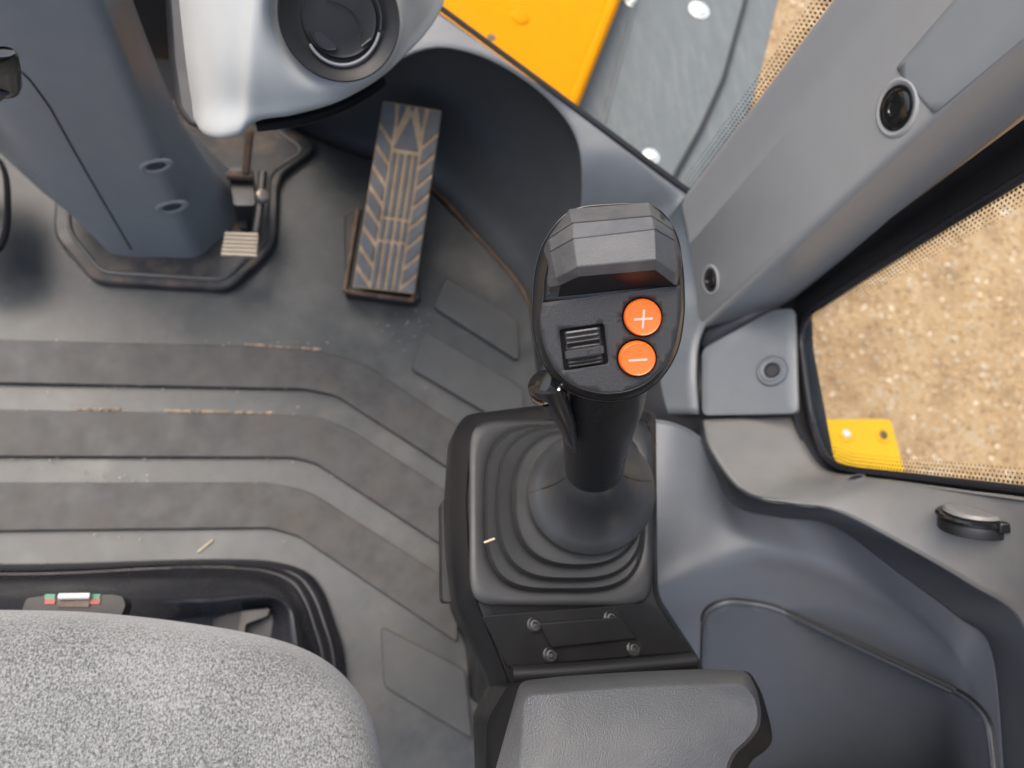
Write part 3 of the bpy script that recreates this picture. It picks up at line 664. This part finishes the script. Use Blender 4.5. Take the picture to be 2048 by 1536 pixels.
block([(.46, .012), (.54, .012), (.50, .04)])
fr_ = [(688, 430), (716, 418), (830, 440), (842, 598), (822, 602), (690, 584)]
mk('pedal_base', *prism([V(u, v, .022) for u, v in fr_], [V(u, v, .022)*[1, 1, 0]+[0, 0, -.002] for u, v in fr_]), m_dark, ap, bevel=.003)
mk('base_rim', *tube(seq([(716, 420, .026), (702, 500, .026), (690, 582, .026), (760, 592, .026), (824, 601, .026), (834, 540, .026)]), .0042, 8), m_rust, ap)
mk('pedal_arm', *tube(lin([PD(.5, .35, -.012), PD(.5, .15, -.06), np.array(PD(.5, 0, -.1))], 4), .011, 10), m_dark, ap)

# ------------------------------------------------------------------ seat
st = thing('driver_seat', V(300, 1500, .0), 'operator seat with speckled grey fabric cushion at lower left', 'seat')
fe = [(-500, 1226), (-200, 1221), (0, 1222), (150, 1226), (300, 1240), (450, 1262), (560, 1287), (640, 1322), (700, 1374), (740, 1440), (762, 1540), (772, 1700), (775, 2000)]
E0 = np.array(seq(fe, .405))
cs = np.array([V(150, 2000, .45)]*13); cs[:, 0] = np.linspace(E0[0, 0]+.05, V(420, 1900, .45)[0], 13)
inn = E0-[0, 0, 0]
def seatrow(k, z): q = E0*(1-k)+cs*k; q[:, 2] = z; return q
under = seatrow(.06, .345)
v1, f1 = loft([seatrow(.10, .33), seatrow(.02, .345), seatrow(-.006, .375), seatrow(-.002, .395), seatrow(.02, .413), seatrow(.06, .424), seatrow(.14, .432), seatrow(.3, .436), seatrow(.6, .436), seatrow(1., .434)], 5, 6)
mk('cushion', v1, f1, m_fab, st, face_cam=True, smooth=80)
# suspension gaiter under it
g0 = np.array(seq([(-400, 1128), (0, 1128), (150, 1126), (300, 1121), (430, 1118), (540, 1122), (610, 1142), (645, 1180), (668, 1240), (690, 1320), (700, 1500)], .012))
g1 = np.array(seq([(-400, 1140), (0, 1141), (150, 1138), (300, 1131), (430, 1128), (530, 1132), (592, 1150), (625, 1186), (648, 1244), (668, 1322), (680, 1500)], .026))
g2 = np.array(seq([(-400, 1152), (0, 1152), (150, 1149), (300, 1142), (430, 1140), (520, 1145), (575, 1165), (602, 1200), (620, 1250), (640, 1330), (650, 1500)], .020))
g3 = np.array(seq([(-400, 1190, .10), (0, 1186, .10), (150, 1182, .105), (300, 1190, .10), (420, 1196, .09), (500, 1190, .085), (552, 1192, .085), (580, 1215, .085), (590, 1260, .085), (600, 1340, .085), (610, 1500, .085)]))
g4 = np.array(seq([(-400, 1215, .13), (0, 1208, .13), (150, 1206, .135), (300, 1208, .12), (420, 1214, .07), (500, 1206, .06), (545, 1204, .06), (562, 1225, .055), (560, 1270, .05), (570, 1340, .05), (580, 1500, .05)]))
g5 = np.array(seq([(-400, 1260, .16), (0, 1260, .16), (150, 1255, .16), (300, 1245, .14), (420, 1232, .05), (490, 1222, .03), (530, 1220, .03), (545, 1235, .03), (540, 1290, .03), (550, 1350, .03), (560, 1500, .03)]))
v1, f1 = loft([g0, g1, g2, g3, g4, g5], 6, 6)
mk('suspension_gaiter', v1, f1, m_liner, st, face_cam=True, smooth=60, solid=.002)
q = [(420, 1215), (548, 1210), (560, 1300), (420, 1300)]
mk('scissor_base', *prism([V(u, v, .03) for u, v in q], [V(u, v, .03)-[0, 0, .02] for u, v in q]), m_blk, st, bevel=.003)
q = roundpoly([np.array(p, float) for p in [(482, 1222), (540, 1216), (536, 1232), (492, 1248), (486, 1290), (470, 1290)]], 5, 3)
mk('scissor_arm', *prism([V(u, v, .05) for u, v in q], [V(u, v, .05)-[0, 0, .012] for u, v in q]), m_dark, st, bevel=.002)
ind_z = .31
q = roundpoly([np.array(p, float) for p in [(40, 1228), (52, 1196), (90, 1190), (225, 1188), (246, 1192), (252, 1210), (240, 1240)]], 6, 3)
ind = mk('weight_indicator', *prism([V(u, v, ind_z) for u, v in q], [V(u, v, ind_z)-[0, 0, .02] for u, v in q]), m_vent, st, bevel=.002)
LOC[ind.name] = LOC[st.name]
mk('level_tube', *tube(lin(seq([(118, 1193, ind_z+.004), (180, 1192, ind_z+.004)]), 3), .0026, 10), mat('white_tube', (.5, .5, .5), .3), ind)
mk('slide_window', *prism(seq([(115, 1200), (180, 1199), (177, 1214), (116, 1214)], ind_z+.002), seq([(115, 1200), (180, 1199), (177, 1214), (116, 1214)], ind_z-.002)), m_rust, ind)
for u in (101, 191):
    for v, m, nm in ((1193, m_green, 'green_mark'), (1203, m_red, 'red_mark')):
        q = [(u-11, v-5), (u+10, v-5), (u+8, v+5), (u-12, v+5)]
        mk(nm, *prism(seq(q, ind_z+.0012), seq(q, ind_z-.001)), m, ind)

# ------------------------------------------------------------------ joystick console (pod)
jc = thing('joystick_console', V(1130, 1150, .0), 'black plastic console carrying the joystick and its cover plate', 'console')
def zc(v): return .405 if v < 1200 else .405-(v-1200)*.00012
r1 = [(962, 853), (940, 880), (931, 1000), (936, 1100), (948, 1195), (1012, 1352), (1030, 1420), (1040, 1700), (1430, 1700), (1412, 1400), (1394, 1326), (1308, 1196), (1304, 1000), (1300, 840), (1240, 830), (1100, 838)]
r0 = [(930, 829), (907, 862), (898, 1000), (902, 1100), (914, 1200), (980, 1360), (1000, 1430), (1010, 1720), (1440, 1720), (1425, 1400), (1402, 1322), (1316, 1190), (1314, 1000), (1312, 822), (1240, 800), (1100, 808)]
T1 = [V(u, v, zc(v)) for u, v in r1]; T0 = [V(u, v, zc(v)-.022) for u, v in r0]
ctr = np.mean(T0, 0)
def drop(z, k): return [np.array([*(ctr[:2]+(p[:2]-ctr[:2])*k), z]) for p in T0]
Tin = [V(*(np.array([1150, 1100])+(np.array(p)-[1150, 1100])*.985), zc(p[1])-.0015) for p in r1]
def dens(L): return resample(roundpoly(L, .012, 4), 160)
def rl(L): return roundpoly(L, .010, 4)
jv, jf = stack([rl(drop(.0, .55)), rl(drop(.28, .6)), rl(drop(.318, .86)), rl(drop(.328, .97)), rl(drop(.345, 1.0)), rl(T0), rl([a*.5+b*.5+np.array([0, 0, .003]) for a, b in zip(T0, T1)]), rl(T1), rl(Tin)])
mk('body', jv, jf, m_pod, jc, smooth=40)
q = roundpoly([np.array(p, float) for p in [(905, 985), (882, 1003), (884, 1205), (912, 1205)]], 10, 3)
mk('side_clip', *prism([V(u, v, .345) for u, v in q], [V(u, v, .345)-[0, 0, .02] for u, v in q]), m_pod, jc, bevel=.002)
# valley and cover plate behind the bellows
def zp(v): return zc(v)+.006
q = roundpoly([np.array(p, float) for p in [(962, 1232), (1302, 1206), (1388, 1303), (1016, 1334)]], 10, 3)
cp = mk('cover_plate', *prism([V(u, v, zp(v)) for u, v in q], [V(u, v, zp(v)-.012) for u, v in q]), m_plate, jc, bevel=.0018)
q = roundpoly([np.array(p, float) for p in [(1078, 1247), (1240, 1234), (1275, 1277), (1102, 1296)]], 4, 2)
mk('raised_lid', *prism([V(u, v, zp(v)+.005) for u, v in q], [V(u, v, zp(v)-.003) for u, v in q]), m_plate, cp, bevel=.0012)
for u, v in ((1069, 1249), (1222, 1236), (1101, 1309), (1268, 1297)):
    c = V(u, v, zp(v)); s = np.linalg.norm(c-CAM)/F
    mk('screw', *lathe([(15*s, -.001), (15*s, .0014), (12.5*s, .002), (10.8*s, .0004), (9*s, .0004), (8.5*s, .0011), (5*s, .0013), (4*s, .0002), (1*s, .0002)], c, (0, 0, 1), 24), m_stick, cp)
# rounded ledge before the armrest
lg = cr(seq([(1024, 1349, .40), (1120, 1344, .40), (1250, 1334, .40), (1388, 1321, .40)]), 6)
mk('ledge', *tube(lg, .0068, 12), m_pod, jc)

# ------------------------------------------------------------------ joystick
js = thing('joystick', V(1183, 985, .42), 'black joystick with two orange buttons and ribbed rubber boot', 'joystick')
def sup(c, hx, hy, e, z, n=96):
    th = np.linspace(0, 2*np.pi, n, endpoint=False); ct, st_ = np.cos(th), np.sin(th)
    return np.array([V(c[0]+hx*np.sign(a)*abs(a)**(2/e), c[1]+hy*np.sign(b)*abs(b)**(2/e), z) for a, b in zip(ct, st_)])
bl = [sup((1122, 1026), 184, 186, 9, .404), sup((1122, 1026), 183, 185, 9, .409), sup((1122, 1026), 178, 180, 9, .4105), sup((1124, 1023), 172, 176, 6, .4107), sup((1127, 1020), 166, 171, 4.4, .4105), sup((1129, 1017), 160, 166, 3.7, .4098)]
for c, hx, hy, e, z in (((1130, 1016), 160, 166, 3.6, .4095), ((1142, 1007), 148, 154, 3.0, .4205), ((1156, 997), 132, 137, 2.5, .4315)):
    bl += [sup(c, hx-7, hy-7, e, z-.0015), sup(c, hx-4, hy-4, e, z-.0018), sup(c, hx-.5, hy-.5, e, z), sup(c, hx+1, hy+1, e, z+.003), sup(c, hx-1, hy-1, e, z+.008), sup(c, hx-6, hy-6, e, z+.0108), sup(c, hx-11, hy-11, e, z+.0105)]
bl += [sup((1180, 985), 112, 112, 2, .445)]
mk('bellows_boot', *stack(bl), m_boot, js, smooth=50)
co = []
for c, r, z in (((1183, 988), 120, .447), ((1183, 987), 127, .4495), ((1183, 986), 128, .4525), ((1183, 985), 125.5, .4548), ((1184, 981), 110, .4590), ((1184, 977), 96, .4635), ((1185, 971), 83, .4705), ((1186, 963), 72, .481), ((1187, 954), 65, .493), ((1188, 941), 60, .506), ((1189, 926), 54.5, .5145), ((1190, 908), 44, .522)):
    co.append(sup(c, r, r*.975, 2, z, 72))
cvv, cff = stack(co); collar = mk('collar', cvv, cff, mat('collar_plastic', (.031, .0315, .032), .40, spec=.4, bump=.15, bscale=1500, var=.08), js, smooth=50); B_co = bvh_of(cvv, cff)
for pts in ([(1060, 985), (1085, 977), (1112, 967), (1132, 955)], [(1246, 950), (1262, 957), (1282, 961), (1302, 962)]):
    mk('collar_seam', *tube(cr([drape(u, v, B_co, .0001)[0] for u, v in pts], 5), .0004, 6), m_blk, collar)
gl = []
for c, rx, ry, z in (((1187, 962), 50, 46, .484), ((1187, 955), 54, 50, .496), ((1189, 930), 59.5, 54, .513), ((1193, 882), 67, 58, .54), ((1199, 840), 77, 62, .565), ((1205, 805), 83, 66, .588), ((1210, 770), 86, 68, .607), ((1213, 735), 86, 70, .625)):
    gl.append(sup(c, rx, ry, 2, z, 64))
gv, gf = stack(gl); mk('grip', gv, gf, m_stick, js, smooth=60)
# head: h is the height above the button face, towards the operator's eye
def H(u, v, h): return VT(u, v, .385-.00005*(680-v)-h)
NB = 120
FO = [(1086, 597), (1081, 640), (1086, 680), (1098, 715), (1119, 747), (1150, 771), (1190, 784), (1226, 786), (1264, 779), (1300, 760), (1330, 727), (1348, 690), (1358, 640), (1361, 600), (1357, 540), (1343, 470), (1300, 425), (1222, 430), (1150, 440), (1108, 495), (1090, 550)]
BO = [(1066, 597), (1065, 645), (1072, 690), (1088, 730), (1113, 764), (1150, 788), (1190, 799), (1226, 801), (1268, 793), (1308, 770), (1338, 734), (1357, 692), (1366, 640), (1368, 598), (1364, 530), (1350, 465), (1306, 414), (1220, 410), (1140, 424), (1090, 482), (1071, 540)]
fo = smoothloop(FO, NB); bo = smoothloop(BO, NB)
HC = np.array([1215, 620])
def sc_(L, k): return HC+(L-HC)*k
wheel = roundpoly([np.array(p, float) for p in [(1118, 659), (1208, 646), (1217, 728), (1128, 742)]], 6, 3)
b1c, b1r, b2c, b2r = (1284.5, 634), (41, 40), (1273.5, 716), (40.5, 38)
def circ(c, r, n=40, k=1.): th = np.linspace(0, 2*np.pi, n, endpoint=False); return np.stack([c[0]+r[0]*k*np.cos(th), c[1]+r[1]*k*np.sin(th)], 1)
holes = [wheel, circ(b1c, b1r), circ(b2c, b2r)]
hl = [[H(u, v, -.05) for u, v in sc_(bo, .55)], [H(u, v, -.036) for u, v in sc_(bo, .86)], [H(u, v, -.022) for u, v in sc_(bo, .965)], [H(u, v, -.012) for u, v in bo], [H(u, v, -.007) for u, v in sc_(bo*.85+fo*.15, 1)], [H(u, v, -.0028) for u, v in bo*.45+fo*.55], [H(u, v, -.0006) for u, v in fo*.9+bo*.1]]
mk('head_shell', *stack([np.array(l) for l in hl], True, False), mat('head_plastic', (.010, .010, .0105), .3, spec=.4, bump=.1, bscale=1800, rvar=.05), js, smooth=60)
ln = lambda u: 598-(u-1086)*.1066
k0 = [i for i in range(NB) if fo[i][1] >= ln(fo[i][0])]; ku = [i for i in range(NB) if i not in k0]
def run(ix):
    j = next((i for i in range(len(ix)) if (ix[i]-1) % NB not in ix), 0); return [fo[i] for i in ix[j:]+ix[:j]]
lower, upper = run(k0), run(ku)
x_, f_ = fill([lower[-1]]+upper+[lower[0]], (), 30)
mk('head_top', [H(u, v, -.0006) for u, v in x_], f_, m_stick, js, face_cam=True, smooth=40, solid=.001)
x_, f_ = fill(lower, holes, 12)
fpv = [H(u, v, 0) for u, v in x_]; face = mk('face_plate', fpv, f_, m_face, js, face_cam=True, smooth=40, solid=.0015)
mk('face_edge', *tube([H(u, v, -.0004) for u, v in fo], .00045, 6, closed=True), m_stick, face)
mk('parting_ring', *tube([H(u, v, -.0115) for u, v in sc_(bo, 1.002)], .0005, 6, closed=True), m_gloss, js)
for i, (hole, nm) in enumerate(((wheel, 'wheel_well'), (holes[1], 'button_well'), (holes[2], 'button_well'))):
    lo = [[H(u, v, -.0001) for u, v in hole], [H(u, v, -.009) for u, v in hole]]
    mk(nm, *stack([np.array(l) for l in lo], False, True), m_blk, face, smooth=30)
for nm, c, r, sym in (('plus_button', b1c, b1r, 1), ('minus_button', b2c, b2r, 0)):
    # the plungers stand a little skewed, so their flanks show on the upper left
    pr = [(.925, -.008, 0, 0), (.925, .0005, .4, .4), (.915, .0022, 1., 1.3), (.875, .0036, 2.0, 2.6), (.82, .0041, 2.4, 3.4), (.78, .0039, 2.5, 3.6), (.74, .0038, 2.6, 3.7)]
    lo = [np.array([H(u+dx_, v+dy_, h) for u, v in circ(c, r, 48, k)]) for k, h, dx_, dy_ in pr]
    bt = mk(nm, *stack(lo), m_orange, face, smooth=50)
    cx, cy = c[0]+2.4, c[1]+4
    bars = [[(cx-19, cy-2.2+1), (cx+19, cy-2.2-1), (cx+19, cy+2.2-1), (cx-19, cy+2.2+1)]]
    if sym: bars.append([(cx-2.2+1.5, cy-19), (cx+2.2+1.5, cy-19), (cx+2.2-1.5, cy+19), (cx-2.2-1.5, cy+19)])
    for k, b in enumerate(bars):
        q = roundpoly([np.array(p, float) for p in b], 2, 3)
        mk('plus_sign' if sym else 'minus_sign', *prism([H(u, v, .00392+.00005*k) for u, v in q], [H(u, v, .0035) for u, v in q]), m_sym, bt, smooth=0)
# thumb wheel in its well
def WP(s, t, h):
    a, b, c, d = [np.array(p, float) for p in ((1122, 662), (1206, 650), (1213, 726), (1131, 739))]
    p = (a*(1-s)+b*s)*(1-t)+(d*(1-s)+c*s)*t; return H(p[0], p[1], h)
prof = []
for i in range(65):
    t = i/64; h = .0034*math.sqrt(max(0, 1-((t-.5)/.56)**2))-.0012
    for cen_, w_ in ((.12, .045), (.27, .045), (.82, .035), (.93, .03)): h -= .0012*math.exp(-((t-cen_)/w_)**2*2.2)
    if .34 < t < .56: h -= .0022*math.sin((t-.34)/.22*math.pi)
    if .56 <= t <= .74: h = max(h, .0026-.004*(t-.65)**2)
    prof.append((t, h))
rowsw = []
for t, h in prof:
    row = []
    for s in np.linspace(.0, 1., 15):
        e = min(s, 1-s); d = 1 if e > .16 else (e/.16)
        hh = h if .56 <= t <= .74 else (.0034*math.sqrt(max(0, 1-((t-.5)/.56)**2))-.0012)*(1-d)+h*d
        row.append(WP(.045+.91*s, .03+.94*t, hh-(.0015 if e < .01 else 0)))
    rowsw.append(row)
rw = np.array(rowsw); n0, n1 = rw.shape[:2]
thw = mk('thumb_wheel', rw.reshape(-1, 3), [(i*n1+j, i*n1+j+1, (i+1)*n1+j+1, (i+1)*n1+j) for i in range(n0-1) for j in range(n1-1)], m_stick, face, face_cam=True, smooth=50, solid=.002)
bar = [(.035, .53), (.965, .53), (.965, .735), (.035, .735)]
q = roundpoly([np.array(WP(s, t, .0031)) for s, t in bar], .0006, 3)
lo_b = roundpoly([np.array(WP(s, t, .0012)) for s, t in bar], .0006, 3)
mk('roller_bar', *prism(q, lo_b), m_face, thw, bevel=.0003)
q = roundpoly([np.array(WP(s, t, .0032)) for s, t in ((.58, .575), (.88, .575), (.88, .685), (.58, .685))], .0008, 4)
mk('wheel_mark', *tube(q, .00022, 6, closed=True), m_blk, thw)
# faceted rubber cap
rowsC = [[(1088, 488, -.012), (1100, 471, -.008), (1139, 418, -.004), (1297, 405, -.004), (1343, 447, -.008), (1361, 500, -.012)],
         [(1084, 502, -.010), (1098, 477, .000), (1145, 446, .008), (1303, 432, .008), (1347, 461, .000), (1363, 515, -.010)],
         [(1080, 516, -.010), (1101, 503, .004), (1147, 477, .013), (1310, 458, .013), (1349, 481, .004), (1364, 525, -.010)],
         [(1078, 560, -.008), (1112, 557, .0075), (1153, 533, .0175), (1313, 519, .0175), (1352, 546, .0075), (1365, 560, -.008)],
         [(1082, 578, -.006), (1121, 570, .005), (1157, 553, .0135), (1311, 540, .0135), (1350, 570, .005), (1363, 572, -.006)],
         [(1084, 598, -.0012), (1116, 594, -.0008), (1161, 590, -.0008), (1312, 574, -.0008), (1350, 571, -.0008), (1359, 569, -.0012)]]
cv, cf = loft([[H(*p) for p in r] for r in rowsC[:5]], 1, 1, False, False)
uv_, uf_ = loft([[H(u, v, h-.0002) for u, v, h in rowsC[4]], [H(*p) for p in rowsC[5]]], 2, 1, False, False)
cap = mk('head_cap', cv, cf, m_cap, js, face_cam=True, smooth=8, bevel=.0004, seg=1)
mk('cap_underside', uv_, uf_, m_plate, cap, face_cam=True, smooth=20)
for rI, nm in ((1, 'cap_seam'), (2, 'cap_seam')):
    mk(nm, *tube(lin([H(u, v, h+.00005) for u, v, h in rowsC[rI][1:5]], 6), .00028, 6), m_blk, cap)
# side push button with its housing
tc, tn = H(1084, 770, -.016), None
ax = R @ np.array([-.62, .42, -.66])   # camera-frame right, up, forward
sb = mk('side_button', *lathe([(.0086, -.012), (.0096, -.010), (.0098, -.004), (.0090, -.0022), (.0088, .0008), (.0078, .0024), (.004, .0031), (.001, .0032)], tc, ax, 40), m_gloss, js)
mk('button_ring', *lathe([(.0098, -.006), (.0106, -.0055), (.0106, -.0032), (.0098, -.0026)], tc, ax, 40), mat('dark_chrome', (.2, .19, .18), .2, metal=1), sb)
hs = []
for (u, v), rx, ry, t in (((1094, 776), 33, 36, .402), ((1104, 796), 32, 30, .41), ((1117, 818), 27, 30, .42), ((1132, 846), 20, 30, .432), ((1142, 880), 13, 26, .447), ((1150, 900), 6, 14, .455)):
    th = np.linspace(0, 2*np.pi, 32, endpoint=False)
    hs.append(np.array([VT(u+rx*math.cos(a), v+ry*math.sin(a)*.35, t-.012*math.sin(a)*ry/36+.004*abs(math.cos(a))) for a in th]))
mk('button_housing', *stack(hs), mat('housing_plastic', (.02, .019, .019), .3), js, smooth=60)

# ------------------------------------------------------------------ armrest
ar = thing('armrest', V(1250, 1500, .38), 'grained black armrest pad at the bottom centre', 'armrest')
za = .52
AT = [(1048, 1394), (1130, 1388), (1260, 1378), (1400, 1372), (1482, 1370), (1508, 1392), (1516, 1425), (1512, 1452), (1492, 1480), (1466, 1502), (1452, 1530), (1448, 1600), (1450, 1800), (1040, 1800), (1044, 1600)]
AF = [(1040, 1362), (1130, 1352), (1260, 1344), (1400, 1338), (1494, 1341), (1514, 1378), (1523, 1425), (1520, 1456), (1498, 1485), (1472, 1507), (1458, 1536), (1454, 1605), (1454, 1800), (985, 1800), (985, 1560)]
AL = [(1018, 1366), (1130, 1352), (1260, 1344), (1400, 1338), (1500, 1342), (1524, 1385), (1542, 1450), (1546, 1484), (1528, 1505), (1500, 1522), (1490, 1560), (1485, 1620), (1480, 1800), (965, 1800), (974, 1440)]
rr2 = lambda L, z: roundpoly([V(u, v, z) for u, v in L], .006, 4)
AM = [(a[0]*.8+b[0]*.2, a[1]*.8+b[1]*.2) for a, b in zip(AT, AF)]
bv_, bf_ = stack([rr2(AL, .43), rr2(AL, .475), rr2([(a[0]*.35+b[0]*.65, a[1]*.35+b[1]*.65) for a, b in zip(AF, AL)], .492), rr2(AF, .5045)])
mk('base', bv_, bf_, mat('armrest_base_plastic', (.009, .009, .009), .7, spec=.08, bump=.2), ar, smooth=40)
av, af = stack([rr2(AF, .5047), rr2(AF, .508), rr2(AM, .5195), rr2(AT, .521)])
mk('pad', av, af, m_arm, ar, smooth=40)
q = [V(u, v, .44) for u, v in [(1030, 1372), (1480, 1350), (1500, 1500), (1440, 1700), (1000, 1700), (990, 1450)]]
mk('support', *prism(q, [p*[1, 1, 0]+[0, 0, .34] for p in q]), m_pod, ar, bevel=.003)

# ------------------------------------------------------------------ things at the left edge
lk = thing('lever_knob', V(0, 150, .60), 'black lever knob poking in at the upper left edge', 'knob')
kl = []
for (u, v), r, z in (((10, 188), 22, .585), ((14, 184), 34, .588), ((16, 172), 37, .595), ((16, 140), 35, .62), ((14, 112), 31, .64), ((12, 104), 27, .644), ((12, 103), 22, .643)):
    kl.append(sup((u-8, v), r, r*.42, 2, z, 36))
mk('knob', *stack(kl), m_gloss, lk, smooth=50)
mk('stem', *tube(lin(seq([(0, 170, .60), (-90, 260, .5), (-220, 380, .4)]), 5), .006, 10), m_dark, lk)
bp = thing('brake_pedal', V(-60, 420, .05), 'dark rounded brake pedal pad cut off by the left edge', 'pedal')
q = smoothloop([(-150, 300), (-30, 298), (8, 330), (17, 400), (10, 470), (-25, 505), (-150, 505)], 48)
mk('pad', *prism([V(u, v, .09) for u, v in q], [V(u, v, .09)-[0, 0, .014] for u, v in q]), m_blk, bp, bevel=.005)
mk('arm', *tube(lin([V(-60, 400, .08), V(-90, 300, .2), V(-120, 200, .3)], 4), .012, 10), m_dark, bp)

# ------------------------------------------------------------------ stray straw
B_boot = bvh_of(*stack(bl))
def straw(name, a, b, z, r, label, boot=False):
    p = [drape(*a, B_boot, .0022)[0], drape(*b, B_boot, .0022)[0]] if boot else [V(*a, z), V(*b, z)]
    pts = lin(p, 4); pts[2:4, 2] += r*.5
    o = mk(name, *tube(pts, r, 6), m_straw); tag(o, label, 'straw')
straw('straw', (973, 1085), (988, 1078), 0, .0008, 'tiny pale straw bit lying on the rubber boot', True)
straw('straw', (396, 1104), (426, 1080), .0022, .0011, 'short pale straw lying on the floor mat before the seat')
